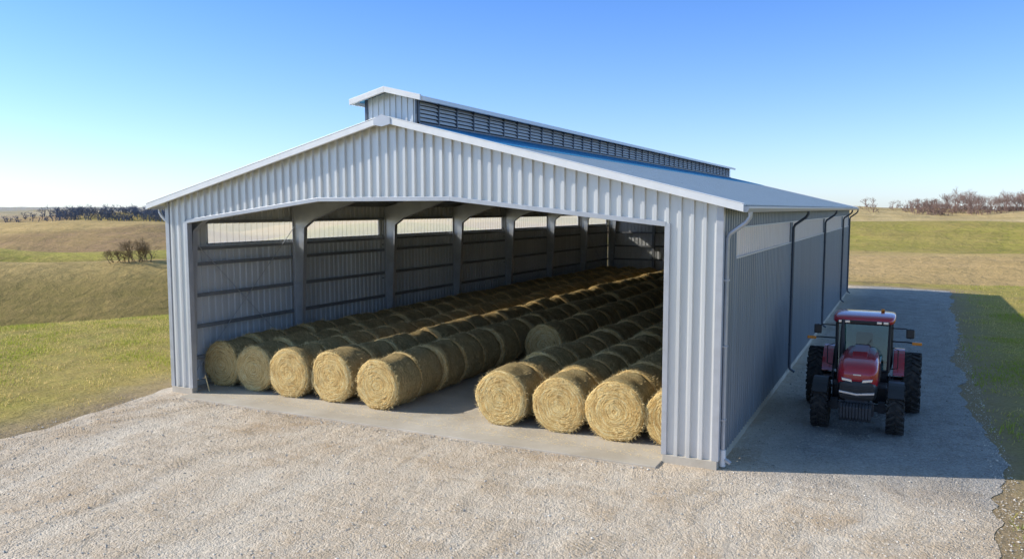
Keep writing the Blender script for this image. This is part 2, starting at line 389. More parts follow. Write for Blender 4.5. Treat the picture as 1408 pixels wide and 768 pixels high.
for sg in(-1,1):
    x=XC+sg*.5
    while abs(x-XC)<9.1:
        z=zroof(x)-.04; pu.box(x-.035,x+.035,YF+.1,YB-.05,z-.2,z-.02); x+=sg*1.4
pu.make('purlins',m_girt,barn)
gi=B()
for X,sg in((XL,1),(XR,-1)):
    for z in(1.1,2.2,3.3,4.4,4.95,5.88):
        a,b=sorted((X+sg*.045,X+sg*.20)); gi.box(a,b,YF+.1,YB-.03,z-.012,z+.012)
        a,b=sorted((X+sg*.188,X+sg*.20)); gi.box(a,b,YF+.1,YB-.03,z-.10,z-.0125)
for z in(1.1,2.2,3.3,4.4,5.5,6.4):
    gi.box(XL+.21,XR-.21,YB-.2,YB-.03,z-.012,z+.012); gi.box(XL+.21,XR-.21,YB-.2,YB-.188,z-.11,z-.0125)
for z in(6.75,7.6): 
    hw=(ZR-z-.3)/SL; gi.box(XC-hw,XC+hw,YF+.03,YF+.2,z-.012,z+.012)
for x in(-18.5,-8.5): gi.box(x-.1,x+.1,YB-.45,YB-.21,.06,zroof(x)-.3)
gi.make('girts',m_girt,barn)
br=B()
for y0,y1 in((19.45,25.0),(56.65,63.1)):
    x=XL+.25
    br.tube([(x,y0,.3),(x,y1,5.6)],.016,5); br.tube([(x,y0,5.6),(x+.02,y1,.3)],.016,5)
for i in range(7):
    for xx in(-19.5,-7.2):
        br.tube([(xx,frames[i],zroof(xx)-.75),(xx+.9,frames[i]+.9,zroof(xx+.9)-.2)],.015,5)
br.make('cable_bracing',m_galv,barn)
# ---------------------------------------------------------------- bales
def bale_mesh(i):
    n=56; L=1.36; r0=.83
    prof_=[(0,0,1),(0,.25,1),(0,.5,1),(0,.7,1),(.015,.79,1),(.06,.825,0)]+[(.06+(L-.12)*k/9,.83,0) for k in range(1,9)]+[(L-.06,.825,0),(L-.015,.79,1),(L,.7,1),(L,.5,1),(L,.25,1),(L,0,1)]
    V=[];F=[];MI=[]
    m=len(prof_)
    for k in range(n):
        t=2*math.pi*k/n
        for j,(y,r,e) in enumerate(prof_):
            q=Vector((math.cos(t)*r,y*1.5,math.sin(t)*r))
            dn=noise.noise(q*1.6+Vector((i*9,0,0)))*.06+noise.noise(q*6+Vector((i*5,3,0)))*.026
            rr=r+(dn if r>.6 else dn*r)
            yo=noise.noise(q*3+Vector((0,i*7,0)))*.03+noise.noise(Vector((r*14,i,math.cos(t))))*.025 if r>0 else 0
            if j==0 or j==m-1: rr=0
            z=math.sin(t)*rr
            if z<-r0+.06: z=-r0+.06+ (z+r0-.06)*.3
            V.append((math.cos(t)*rr,y-L/2+yo*(1 if e else .2),z))
    for k in range(n):
        for j in range(m-1):
            a=k*m+j;b=((k+1)%n)*m+j; F.append((a,b,b+1,a+1)); MI.append(1 if (j<5 or j>m-7) else 0)
    def wisp(p,d,l,wd):
        s=d.orthogonal().normalized()*wd; nn=len(V)
        V.extend([tuple(p-s),tuple(p+s),tuple(p+d*l)]); F.append((nn,nn+1,nn+2)); MI.append(2)
    for _ in range(620):
        t=random.uniform(0,2*math.pi); y=random.choice([-L/2,L/2])*random.uniform(.85,1.0) if random.random()<.6 else random.uniform(-L/2,L/2)
        d=Vector((math.cos(t)+random.uniform(-.9,.9),random.uniform(-.9,.9),math.sin(t)+random.uniform(-.9,.9))).normalized()
        wisp(Vector((math.cos(t)*.825,y,math.sin(t)*.825)),d,random.uniform(.05,.14),.005)
    for _ in range(600):
        t=random.uniform(0,2*math.pi); r=.8*math.sqrt(random.random())
        d=Vector((-math.sin(t)+random.uniform(-.5,.5),-random.uniform(.1,.4),math.cos(t)+random.uniform(-.5,.5))).normalized()
        wisp(Vector((math.cos(t)*r,-L/2-.005,math.sin(t)*r)),d,random.uniform(.07,.15),.005)
    me=bpy.data.meshes.new('hay_bale'); me.from_pydata(V,[],F)
    for q in(m_bs,m_be,m_straw): me.materials.append(q)
    me.polygons.foreach_set('material_index',MI); me.polygons.foreach_set('use_smooth',[True]*len(F)); me.update()
    return me
BM=[bale_mesh(i) for i in range(5)]
rows=[(-21.5,20.15,61),(-19.95,20.1,61),(-18.25,19.95,61),(-16.5,20.0,61),(-14.65,19.95,61),(-12.75,28.6,61),(-10.3,20.05,61),(-8.6,20.1,61),(-6.9,19.95,61),(-5.22,20.1,61)]
for x,y0,y1 in rows:
    y=y0+.68+random.uniform(-.05,.05)
    while y<y1:
        o=bpy.data.objects.new('hay_bale',random.choice(BM)); link(o)
        s=random.uniform(.96,1.035)
        o.scale=(s,random.uniform(.97,1.03),s)
        o.location=(x+random.uniform(-.06,.06),y,.06+.795*s)
        o.rotation_euler=(0,random.uniform(-.12,.12),random.uniform(-.035,.035))
        y+=1.40+random.uniform(0,.06)
V=[];F=[]
for _ in range(4500):
    x=random.uniform(-21.5,-5.3); y=19.0+abs(random.gauss(0,1.2)) if random.random()<.7 else random.uniform(19,35)
    a=random.uniform(0,math.pi); l=random.uniform(.04,.12); d=(math.cos(a)*l,math.sin(a)*l); n=len(V)
    V+=[(x,y,.063),(x+.008,y+.004,.066),(x+d[0],y+d[1],.07)]; F.append((n,n+1,n+2))
me=bpy.data.meshes.new('loose_straw'); me.from_pydata(V,[],F); me.materials.append(m_straw); link(bpy.data.objects.new('loose_straw',me))
# ---------------------------------------------------------------- gravel + terrain
GP=[(-23.4,70.5),(-23.3,40),(-23.2,19.4),(-22.6,17),(-22.2,12.7),(-18.5,10.3),(-15.7,8.8),(-13.5,7.3),(-8,3.5),(-4,-14),(3,-14),(1.7,10),(1.75,16.4),(2.15,20),(2.15,38),(2.6,55),(3.2,69.5),(-2,71)]
poly=[]
for i,(a,b) in enumerate(zip(GP,GP[1:]+GP[:1])):
    L=math.dist(a,b); k=max(1,int(L/.2))
    for j in range(k):
        t_=j/k; x=a[0]+(b[0]-a[0])*t_; y=a[1]+(b[1]-a[1])*t_
        def dd(o): return noise.noise(Vector((x*.3,y*.3,1+o)))*.45+noise.noise(Vector((x*1.3,y*1.3,4+o)))*.22+noise.noise(Vector((x*4,y*4,4+o)))*.06
        poly.append((x+dd(0),y+dd(9)))
tris=tessellate_polygon([[Vector((x,y,0)) for x,y in poly]])
F=[]
for a,b,c_ in tris:
    (x0,y0),(x1,y1),(x2,y2)=poly[a],poly[b],poly[c_]; cr_=(x1-x0)*(y2-y0)-(x2-x0)*(y1-y0)
    if abs(cr_)<1e-7: continue
    F.append((a,b,c_) if cr_>0 else (a,c_,b))
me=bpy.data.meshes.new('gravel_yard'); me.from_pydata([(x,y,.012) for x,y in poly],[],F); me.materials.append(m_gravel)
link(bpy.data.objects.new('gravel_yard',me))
GPn=np.array(GP)
def gdist(x,y):
    P=np.stack([x,y],-1); dm=np.full(x.shape,1e9); ins=np.zeros(x.shape,bool)
    for i in range(len(GPn)):
        a=GPn[i]; b=GPn[(i+1)%len(GPn)]; ab=b-a
        t_=np.clip(((P-a)@ab)/(ab@ab),0,1); q=a+t_[...,None]*ab
        dm=np.minimum(dm,np.hypot(P[...,0]-q[...,0],P[...,1]-q[...,1]))
        c=((a[1]>y)!=(b[1]>y))&(x<(b[0]-a[0])*(y-a[1])/((b[1]-a[1]) if b[1]!=a[1] else 1e-9)+a[0]); ins^=c
    return np.where(ins,-dm,dm)
def sst(t): t=np.clip(t,0,1); return t*t*(3-2*t)
def interp(s,xs,zs):
    s=np.clip(s,xs[0],xs[-1]); xs=np.array(xs,float); zs=np.array(zs,float)
    i=np.clip(np.searchsorted(xs,s)-1,0,len(xs)-2); t=(s-xs[i])/(xs[i+1]-xs[i]); return zs[i]+(zs[i+1]-zs[i])*sst(t)
def warps(x,y):
    p=.57*x+.82*y
    s=-.82*x+.57*y
    far=sst((s-60)/300)
    s2=s+9*np.sin(p/21+.6)*sst((s-52)/30)+ (4*sst((s-45)/30)+25*far)*np.sin(p/47+2.1)+40*far*np.sin(p/190+.4)
    return s,s2,p
def height(x,y):
    s,s2,p=warps(x,y)
    HL=interp(s2,[0,48,66,86,122,160,190,240,300,430,520,700,900,1400,1900,2600,3600],[0,0,-4.2,-9,-.9,-10,-13,-1.4,-14,-1.5,-15,.5,-14,2,-10,8,8])
    r=np.maximum(y,0)+10*np.sin(x/45)*sst((y-90)/80)
    HR=interp(r,[0,74,98,125,160,205,310,420,700,1200,2600,3600],[0,0,-2.6,.1,-1.5,2.4,5.4,1,-3,0,2,2])
    wl=sst((-x-24)/45)
    H=HL*wl*sst((s-40)/10)+HR*(1-wl)
    u=sst((np.hypot(x+10,y-35)-45)/40)
    H+= u*(.5*np.sin(x/17+1)*np.sin(y/13)+.25*np.sin(x/7.3+y/11)+ (1.7+1.6*sst((s-150)/100))*np.sin(p/27+s/51)*sst((s-60)/60))
    H+= 1.3*np.sin(x/33+.8)*np.sin(y/60)*sst((y-110)/70)*(1-wl)
    return H
N=460; bb=math.asinh(3600/34)
tt=np.linspace(-1,1,N); g1=34*np.sinh(bb*tt)
GX,GY=np.meshgrid(g1-30,g1+45,indexing='ij')
GZ=height(GX,GY)
def lerp(a,b,t): return a+(b-a)*t[...,None]
G=np.array((.45,.40,.085)); TAN=np.array((.70,.49,.22)); BR=np.array((.46,.29,.17)); OL=np.array((.42,.33,.095)); HAZE=np.array((.38,.46,.57)); PT=np.array((.76,.58,.31)); DG=np.array((.17,.19,.06))
def fcol(x,y):
    s,s2,p=warps(x,y)
    def zone(v,stops):
        c=np.zeros(v.shape+(3,))+stops[0][1]; 
        for d,col,wd in stops[1:]: c=lerp(c,np.zeros_like(c)+col,sst((v-d)/wd+.5))
        return c
    L=zone(s2,[(0,G),(58,OL*.55,10),(97,lerp(OL,TAN,np.array(.25))*.65,20),(114,lerp(OL,TAN,np.array(.7)),12),(150,G*.6,6),(205,G*.6,12),(226,G*1.1,10),(246,BR*.75,4),(300,BR*.9,20),(395,TAN*.95,10),(440,PT,20),(560,OL*.7,25),(690,BR,30),(850,DG*1.1,40),(1000,TAN*.8,60)])  # field colours, with hill shading painted in as darker lower slopes
    yy=y+6*np.sin(x/19)
    Rr=zone(yy,[(0,G),(72,G*1.1,6),(96,lerp(TAN,BR,np.array(.35)),4),(124,lerp(OL,TAN,np.array(.8)),4),(150,G*.9,6),(200,TAN*1.05,6),(232,lerp(TAN,BR,np.array(.45)),6),(262,PT*.95,10),(330,BR,20)])
    blob=sst(1.6-np.hypot((x+1.5)/3.2,(y-76.5)/2.2)+.5*np.sin(x*1.7)*np.sin(y*1.3)); Rr=lerp(Rr,np.zeros_like(Rr)+BR*.75,blob)
    cc=lerp(Rr,L,sst((-x-24)/40))
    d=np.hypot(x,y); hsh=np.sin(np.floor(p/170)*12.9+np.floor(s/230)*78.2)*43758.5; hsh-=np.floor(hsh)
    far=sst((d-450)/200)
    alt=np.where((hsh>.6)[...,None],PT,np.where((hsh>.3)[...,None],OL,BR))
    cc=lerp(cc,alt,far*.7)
    return lerp(cc,np.zeros_like(cc)+HAZE,sst((d-350)/2000)*.85)  # distance haze painted into the far terrain colours
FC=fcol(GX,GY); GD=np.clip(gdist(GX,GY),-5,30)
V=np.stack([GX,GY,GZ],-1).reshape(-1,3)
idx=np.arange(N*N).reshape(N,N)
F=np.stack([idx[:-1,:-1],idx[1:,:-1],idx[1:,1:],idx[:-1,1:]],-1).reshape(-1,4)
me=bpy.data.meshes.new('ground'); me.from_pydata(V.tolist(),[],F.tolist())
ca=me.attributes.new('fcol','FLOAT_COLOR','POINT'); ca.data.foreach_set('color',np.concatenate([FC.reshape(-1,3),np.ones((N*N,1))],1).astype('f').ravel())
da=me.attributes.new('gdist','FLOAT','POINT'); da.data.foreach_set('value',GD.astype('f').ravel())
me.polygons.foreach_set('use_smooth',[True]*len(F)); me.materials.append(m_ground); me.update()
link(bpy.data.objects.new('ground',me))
# grass blades
def tri_mesh(name,V,F,C,mat):
    me=bpy.data.meshes.new(name); me.from_pydata(V.tolist(),[],F.tolist())
    ca=me.attributes.new('gcol','FLOAT_COLOR','POINT'); ca.data.foreach_set('color',np.concatenate([C,np.ones((len(C),1))],1).astype('f').ravel())
    me.materials.append(mat); me.update(); return link(bpy.data.objects.new(name,me))
def pn(x,y,s): return np.array([noise.noise(Vector((a*s,b*s,2.3))) for a,b in zip(x,y)])
xs=[];ys=[]
for (x0,x1,y0,y1,n) in((-45,-13,4,40,100000),(-60,-22,28,62,50000),(1.5,9,12,60,26000),(3,30,60,85,12000)):
    xs.append(rng.uniform(x0,x1,n)); ys.append(rng.uniform(y0,y1,n))
x=np.concatenate(xs); y=np.concatenate(ys); gdv=gdist(x,y); pnn=pn(x,y,.5); pn2=pn(x,y,.17)
keep=(gdv+pnn*1.8>rng.uniform(-.1,1.6,len(x)))&(gdv>.15)&(pn2+pnn*.5+rng.normal(0,.2,len(x))>-.2)
x=x[keep];y=y[keep];pnn=pnn[keep];pn2=pn2[keep]; n=len(x)
z=height(x,y); a=rng.uniform(0,2*np.pi,n); hgt=rng.uniform(.04,.12,n)*(1+.9*pnn); wd=rng.uniform(.012,.03,n)
lx=rng.normal(0,.05,n); ly=rng.normal(0,.05,n)
V=np.empty((n,3,3)); V[:,0]=np.stack([x-np.cos(a)*wd,y-np.sin(a)*wd,z-.01],-1); V[:,1]=np.stack([x+np.cos(a)*wd,y+np.sin(a)*wd,z-.01],-1); V[:,2]=np.stack([x+lx,y+ly,z+hgt],-1)
mixv=np.clip(rng.normal(.48,.28,n)-pnn*.9-pn2*1.2,0,1)[:,None]
C=(1-mixv)*np.array((.40,.43,.075))+mixv*np.array((.82,.62,.27)); C=np.repeat(C,3,0)
tri_mesh('grass',V.reshape(-1,3),np.arange(3*n).reshape(-1,3),C,m_blade)
# stones
xs=[];ys=[]
for (x0,x1,y0,y1,n) in((-23,3,7,19.0,18000),(-3.6,3.4,18,45,10000)): xs.append(rng.uniform(x0,x1,n)); ys.append(rng.uniform(y0,y1,n))
x=np.concatenate(xs+[rng.normal(2.3,.35,3000),rng.uniform(OX0,OX1,1500)]); y=np.concatenate(ys+[rng.uniform(12,60,3000),18.4-np.abs(rng.normal(0,.15,1500))]); gdv=gdist(x,y)
keep=(gdv<.35)&~((y>18.4)&(x<XR+.1)); x=x[keep];y=y[keep]; n=len(x)
oc=np.array([(1,0,0),(-1,0,0),(0,1,0),(0,-1,0),(0,0,1),(0,0,-1)],float); of=np.array([(0,2,4),(2,1,4),(1,3,4),(3,0,4),(2,0,5),(1,2,5),(3,1,5),(0,3,5)])
sz=np.clip(rng.lognormal(-4.35,.40,n),.006,.04)
V=oc[None]*(sz[:,None,None]*rng.uniform(.55,1.3,(n,6,1))); an=rng.uniform(0,6.28,n); ca_,sa=np.cos(an)[:,None],np.sin(an)[:,None]
vx=V[...,0]*ca_-V[...,1]*sa; vy=V[...,0]*sa+V[...,1]*ca_; V=np.stack([vx+x[:,None],vy+y[:,None],V[...,2]*.7+.014+sz[:,None]*.3],-1)
dk=np.where((y>19)&(x<2.0),.65,1.0); tone=(rng.uniform(.36,.88,n)*dk)[:,None]; C=np.repeat(tone*np.array((1,.90,.76)),6,0)  # stones beside the barn darkened to carry its painted shadow
tri_mesh('loose_gravel',V.reshape(-1,3),(of[None]+6*np.arange(n)[:,None,None]).reshape(-1,3),C,m_stone)
# ---------------------------------------------------------------- bare trees
def hz1(x,y): return float(height(np.array([x],float),np.array([y],float))[0])
def grow(b,p,d,l,r,depth,spread=.6,up=.15):
    q=p+d*l; b.tube([p,q],[r,r*.7],3,False)
    if depth==0: return
    for _ in range(random.choice((2,3,3))):
        nd=(d+Vector((random.gauss(0,spread),random.gauss(0,spread),random.gauss(up,spread*.6)))).normalized()
        grow(b,p+d*l*random.uniform(.6,1),nd,l*random.uniform(.62,.85),r*.62,depth-1,spread,up)
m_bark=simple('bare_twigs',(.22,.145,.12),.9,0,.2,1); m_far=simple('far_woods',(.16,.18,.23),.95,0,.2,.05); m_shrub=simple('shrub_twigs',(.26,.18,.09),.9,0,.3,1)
def crest_point(dx,dy,k0=200,k1=330,st=.4):
    best=None
    for k in range(k0,k1):
        d=k*st; x,y=dx*d,dy*d; zz=hz1(x,y); a=(zz-6.3)/d
        if best is None or a>best[0]: best=(a,x,y,zz)
    return best
for (ang,hh) in((-51.9,3.9),(-52.8,2.2),(-51.2,2.6)):
    dx,dy=math.sin(R(ang)),math.cos(R(ang)); _,bx,by,bz=crest_point(dx,dy); bx-=dx*3; by-=dy*3; bz=hz1(bx,by)
    b=B()
    for _ in range(10):
        d=Vector((random.gauss(0,.5),random.gauss(0,.5),1)).normalized(); grow(b,Vector((bx+random.gauss(0,.4),by+random.gauss(0,.4),bz-.1)),d,hh*.30,.05,5,.5,.12)
    b.make('bare_shrub',m_shrub)
b=B()
for i in range(150):
    x=random.uniform(-14,44) if i<80 else random.uniform(2,40); y=random.uniform(305,345); z=hz1(x,y); h=random.uniform(2.0,3.3)*(1.3 if x>12 else .8)
    if x<-2 and random.random()<.6: continue
    grow(b,Vector((x,y,z-.3)),Vector((random.gauss(0,.06),0,1)).normalized(),h*.66,.12,5,.5,.22)
    for _ in range(4): grow(b,Vector((x+random.gauss(0,1.5),y,z-.2)),Vector((random.gauss(0,.5),random.gauss(0,.4),1)).normalized(),.9,.09,3,.6,.1)
b.make('distant_woods',m_bark)
b=B()
for i in range(210):
    ang=R(random.uniform(-56.6,-49.5)) if i<170 else R(random.uniform(-60,-49))
    dx,dy=math.sin(ang),math.cos(ang); _,x,y,z=crest_point(dx,dy,110,180,5.0)
    q=random.uniform(-70,5); x+=dx*q; y+=dy*q; z=hz1(x,y); k=random.uniform(.4,1.25)*(1.0 if i<170 else .7)
    for _ in range(2): grow(b,Vector((x+random.gauss(0,4),y+random.gauss(0,4),z-.5)),Vector((random.gauss(0,.15),random.gauss(0,.15),1)).normalized(),2.6*k,.30,4,.65,.12)
b.make('distant_tree_line',m_far)
# ---------------------------------------------------------------- tractor
TX,TY=-1.1,25.9
tr_=empty('tractor',(TX,TY,.012))
t=NT('tractor_red'); f=t.noise(t.obj,2.5,5); s=t.n('ShaderNodeSeparateXYZ',{0:t.obj}).outputs[2]
t.out(Base_Color=t.mix(t.math('MULTIPLY',t.ramp(t.math('ADD',t.math('MULTIPLY',s,.5),t.math('MULTIPLY',f,.5)),[(.55,1.0),(1.0,.1)]),.3),(.46,.010,.022),(.22,.12,.09)),Roughness=.24,Coat_Weight=.7,Coat_Roughness=.08); m_red=t.m
m_blk=simple('black_plastic',(.022,.022,.024),.45,0,.2); m_cast=simple('dark_cast',(.05,.05,.055),.55,.3,.3,6)
t=NT('tyre'); f=t.noise(t.obj,7,5); t.out(Base_Color=t.mix(t.ramp(f,[(.4,0.0),(.7,.8)]),(.02,.02,.021),(.085,.07,.055)),Roughness=.85); t.bump(t.noise(t.obj,60,2),.003); m_tyre=t.m
m_sil=simple('silver',(.6,.6,.62),.3,.7,.05); m_amb=simple('amber_lens',(.75,.25,.02),.25,0,.1); m_rim=simple('rim',(.42,.42,.42),.4,.3,.15,4)
t=NT('cab_glass'); t.t.nodes.remove(t.b)
g=t.n('ShaderNodeBsdfGlossy',{'Color':(.9,.95,.95),'Roughness':.03}).outputs[0]; tp=t.n('ShaderNodeBsdfTransparent',{'Color':(.30,.50,.47)}).outputs[0]
fr=t.n('ShaderNodeFresnel',{'IOR':1.7}).outputs[0]; t.t.links.new(t.n('ShaderNodeMixShader',{0:fr,1:tp,2:g}).outputs[0],t.t.nodes['Material Output'].inputs[0]); m_glass=t.m
t=NT('lamp_lens'); t.out(Base_Color=(.7,.72,.75),Roughness=.12,Metallic=.6); m_lens=t.m
def wheel(cx,cy,r,w,rim,name):
    b=B(); h=w/2
    b.lathe_x([(-h*.75,rim),(-h*.98,rim+.06),(-h*1.0,(rim+r)/2),(-h*.93,r-.10),(-h*.8,r-.055),(0,r-.04),(h*.8,r-.055),(h*.93,r-.10),(h,(rim+r)/2),(h*.98,rim+.06),(h*.75,rim)],(cx,cy,r),48)
    nl=22
    for i in range(nl):
        for sd in(-1,1):
            a=2*math.pi*(i+(.5 if sd>0 else 0))/nl
            m=Matrix.Translation((cx,cy,r))@Matrix.Rotation(a,4,'X')@Matrix.Translation((sd*h*.5,0,r-.028))@Matrix.Rotation(sd*R(-35),4,'Z')
            v=[m@Vector((sx*h*.56,sy*.032,sz*.032)) for sz in(-1,1) for sx,sy in((-1,-1),(1,-1),(1,1),(-1,1))]
            b.add(v,[(0,3,2,1),(4,5,6,7),(0,1,5,4),(1,2,6,5),(2,3,7,6),(3,0,4,7)])
            m=Matrix.Translation((cx,cy,r))@Matrix.Rotation(a+sd*0,4,'X')@Matrix.Translation((sd*h*.97,.06,r-.09))
            v=[m@Vector((sx*.02,sy*.032,sz*.08)) for sz in(-1,1) for sx,sy in((-1,-1),(1,-1),(1,1),(-1,1))]
            b.add(v,[(0,3,2,1),(4,5,6,7),(0,1,5,4),(1,2,6,5),(2,3,7,6),(3,0,4,7)])
    b.make(name+'_tyre',m_tyre,tr_,smooth=True,auto=40)
    b=B(); sg=1 if cx>0 else -1
    b.lathe_x([(-h*.76,rim),(-h*.76,rim-.03),(-h*.3,rim-.06),(sg*h*.2,rim*.7),(sg*h*.25,.16),(sg*h*.25,.0)],(cx,cy,r),36)
    b.lathe_x([(h*.76,rim),(h*.76,rim-.03),(h*.3,rim-.06),(sg*h*.2,rim*.7)],(cx,cy,r),36)
    b.make(name+'_rim',m_rim,tr_,smooth=True)
    b=B(); b.lathe_x([(sg*h*.2,.15),(sg*h*.55,.13),(sg*h*.6,.09),(sg*h*.6,0)],(cx,cy,r),20); b.make(name+'_hub',m_red,tr_,smooth=True)
for sx in(-1,1):
    wheel(sx*.98,-1.5,.68,.44,.36,'front_wheel'); wheel(sx*1.36,1.45,.92,.52,.50,'rear_wheel')
def loft(secs,n=28,e=.38):
    b=B()
    for (y,hw,z0,z1) in secs:
        for k in range(n):
            a=2*math.pi*k/n; c_,s_=math.cos(a),math.sin(a)
            b.v.append((hw*math.copysign(abs(c_)**e,c_),y,(z0+z1)/2+(z1-z0)/2*math.copysign(abs(s_)**(e*1.15),s_)))
    for i in range(len(secs)-1):
        for k in range(n): b.f.append((i*n+k,i*n+(k+1)%n,(i+1)*n+(k+1)%n,(i+1)*n+k))
    b.f.append(tuple(range(n))); b.f.append(tuple((len(secs)-1)*n+k for k in range(n))); return b
loft([(-2.36,.32,1.62,1.74),(-2.33,.43,1.45,1.86),(-2.22,.50,1.32,1.96),(-2.0,.53,1.28,2.04),(-1.5,.54,1.28,2.10),(-.9,.52,1.28,2.13),(-.3,.49,1.28,2.15),(.15,.46,1.28,2.15)]).make('hood',m_red,tr_,smooth=True,auto=60)
b=B(); b.prism_x([(-1.6,2.09),(-1.0,2.17),(.1,2.20),(.1,2.10),(-1.6,2.06)],-.20,.20); b.make('hood_center_ridge',m_red,tr_,bevel=.03)
b=loft([(-2.40,.35,1.12,1.50),(-2.38,.44,1.04,1.55),(-2.2,.50,1.00,1.58),(-1.2,.50,1.02,1.40),(.1,.44,1.02,1.36)]); b.make('grille_shell',m_blk,tr_,smooth=True,auto=50)
b=B()
for k in range(7): 
    z=1.14+.045*k; b.box(-.36,.36,-2.425,-2.395,z,z+.015)
b.make('grille_bars',m_cast,tr_)
b=B(); b.prism_y([(-.45,1.23),(0,1.17),(.45,1.23),(.45,1.29),(0,1.235),(-.45,1.29)],-2.435,-2.30); b.make('grille_chrome_strip',m_sil,tr_,bevel=.01)
b=B()
for sx in(-1,1):
    b.prism_y([(sx*.12,1.535),(sx*.38,1.575),(sx*.40,1.65),(sx*.14,1.61)],-2.42,-2.28)
b.make('headlights',m_lens,tr_,bevel=.01)
b=B(); b.box(-.10,.10,-2.365,-2.345,1.72,1.755); b.make('plain_badge',m_sil,tr_)
for sx in(-1,1):
    b=B()
    for k in range(9): b.box(sx*.525-.03,sx*.525+.03,-1.75+.14*k,-1.68+.14*k,1.48,1.80)
    b.make('side_vents',m_blk,tr_)
    b=B(); b.box(sx*.53-.015,sx*.53+.015,-1.1,-.1,1.88,1.93); b.make('hood_stripe',m_sil,tr_)
b=B()
for k in range(10):
    x=-.36+.08*k; b.prism_x([(-2.75,.62),(-2.70,.52),(-2.35,.52),(-2.3,.96),(-2.62,.98),(-2.75,.92)],x-.036,x+.036)
b.make('front_weights',m_cast,tr_,bevel=.012)
b=B(); b.box(-.3,.3,-2.36,-.2,.72,1.04); b.box(-.26,.26,-.2,1.9,.6,1.2); b.box(-.8,.8,-1.6,-1.4,.58,.76); b.box(-.45,.45,-2.32,-2.25,.6,1.0)
b.tube([(-.85,-1.28,.66),(.85,-1.28,.66)],.03); b.make('chassis_and_front_axle',m_cast,tr_,bevel=.03)
b=B(); b.tube([(-1.3,1.45,.92),(1.3,1.45,.92)],.14,16)
for sx in(-1,1): b.tube([(sx*.78,-1.5,.68),(sx*.95,-1.5,.68)],.17,16); b.box(sx*.62-.09,sx*.62+.09,-1.62,-1.38,.55,.85)
b.make('axle_housings',m_cast,tr_,smooth=True)
for sx in(-1,1):
    b=B(); n=14; pts=[]
    for k in range(n):
        a=R(160-150*k/(n-1)); pts.append((1.45+math.cos(a)*1.0,.92+math.sin(a)*.99))
    xi,xo=sorted((sx*.86,sx*1.16))
    for (ya,za),(yb,zb2) in zip(pts,pts[1:]): b.add([(xi,ya,za),(xo,ya,za),(xo,yb,zb2),(xi,yb,zb2),(xi,ya,za+.035),(xo,ya,za+.035),(xo,yb,zb2+.035),(xi,yb,zb2+.035)],[(0,1,2,3),(4,7,6,5),(0,4,5,1),(2,6,7,3),(0,3,7,4),(1,5,6,2)])
    b.make('rear_fender',m_red,tr_,smooth=True)
    b=B(); b.prism_x([(.3,1.15)]+[(y_,z_) for y_,z_ in pts if z_>1.15]+[(2.5,1.15)],sx*.86-.012,sx*.86+.012); b.make('fender_side',m_blk,tr_)
for sx in(-1,1):
    b=B(); n=9
    for k in range(n-1):
        a0=R(55+90*k/(n-1)); a1=R(55+90*(k+1)/(n-1)); xi,xo=sx*.98-.2,sx*.98+.2
        q=lambda a,r_:(-1.5+math.cos(a)*r_,.68+math.sin(a)*r_)
        p0=q(a0,.76);p1=q(a1,.76);p2=q(a1,.785);p3=q(a0,.785)
        b.add([(xi,*p0),(xo,*p0),(xo,*p1),(xi,*p1),(xi,*p3),(xo,*p3),(xo,*p2),(xi,*p2)],[(0,1,2,3),(4,7,6,5),(0,4,5,1),(2,6,7,3),(0,3,7,4),(1,5,6,2)])
    b.make('front_fender',m_blk,tr_)
bt=[(-.72,.20),(.72,.20),(.78,1.75),(-.78,1.75)]; tp_=[(-.74,.34),(.74,.34),(.76,1.72),(-.76,1.72)]
z0,z1=1.42,2.82
b=B()
for (bx,by),(tx,ty) in zip(bt,tp_): b.tube([(bx,by,z0),(tx,ty,z1)],.05,6)
for x_ in(-.78,.78): b.tube([(x_,.95,z0),(x_,1.0,z1)],.035,6)
b.tube([(*bt[0],z0),(*bt[1],z0)],.05,6); b.tube([(*bt[2],z0),(*bt[3],z0)],.05,6); b.tube([(*bt[0],z0),(*bt[3],z0)],.05,6); b.tube([(*bt[1],z0),(*bt[2],z0)],.05,6)
b.tube([(*tp_[0],z1),(*tp_[1],z1)],.05,6)
b.make('cab_frame',m_blk,tr_,smooth=True)
b=B()
b.box(-.72,.72,.22,1.75,1.15,1.42); b.box(-.45,.45,.10,.22,1.2,1.95); b.make('cab_base',m_blk,tr_,bevel=.02)
b=B()
for i in range(4):
    j=(i+1)%4; b.add([(*bt[i],z0),(*bt[j],z0),(*tp_[j],z1),(*tp_[i],z1)],[(0,1,2,3)])
b.make('cab_glass',m_glass,tr_)
b=B(); b.box(-.25,.25,.95,1.4,1.45,1.75); b.box(-.25,.25,1.35,1.5,1.7,2.4); b.box(-.38,-.27,.9,1.35,1.7,1.85); b.box(.27,.4,.8,1.4,1.7,1.88); b.make('seat',m_cast,tr_,bevel=.05)
b=B(); ring=[(.19*math.cos(a),.62+.12*math.sin(a),2.02+.14*math.sin(a)) for a in [2*math.pi*k/16 for k in range(17)]]; b.tube(ring,.016,6,False); b.tube([(0,.62,2.02),(0,.35,1.5)],.04,8); b.tube([(-.19,.62,2.02),(.19,.62,2.02)],.014,5); b.make('steering_wheel',m_blk,tr_,smooth=True)
b=loft([(.10,.70,2.86,2.98),(.16,.80,2.83,3.02),(.4,.86,2.82,3.06),(1.0,.88,2.82,3.09),(1.7,.86,2.82,3.07),(1.9,.80,2.84,3.02)],28,.3); b.make('cab_roof',m_red,tr_,smooth=True,auto=60)
b=B(); b.box(-.72,.72,.09,.15,2.84,2.93); b.make('roof_visor',m_blk,tr_,bevel=.01)
b=B()
for x_ in(-.62,-.44,.44,.62): b.box(x_-.07,x_+.07,.06,.10,2.85,2.925)
b.make('roof_work_lights',m_lens,tr_,bevel=.01)
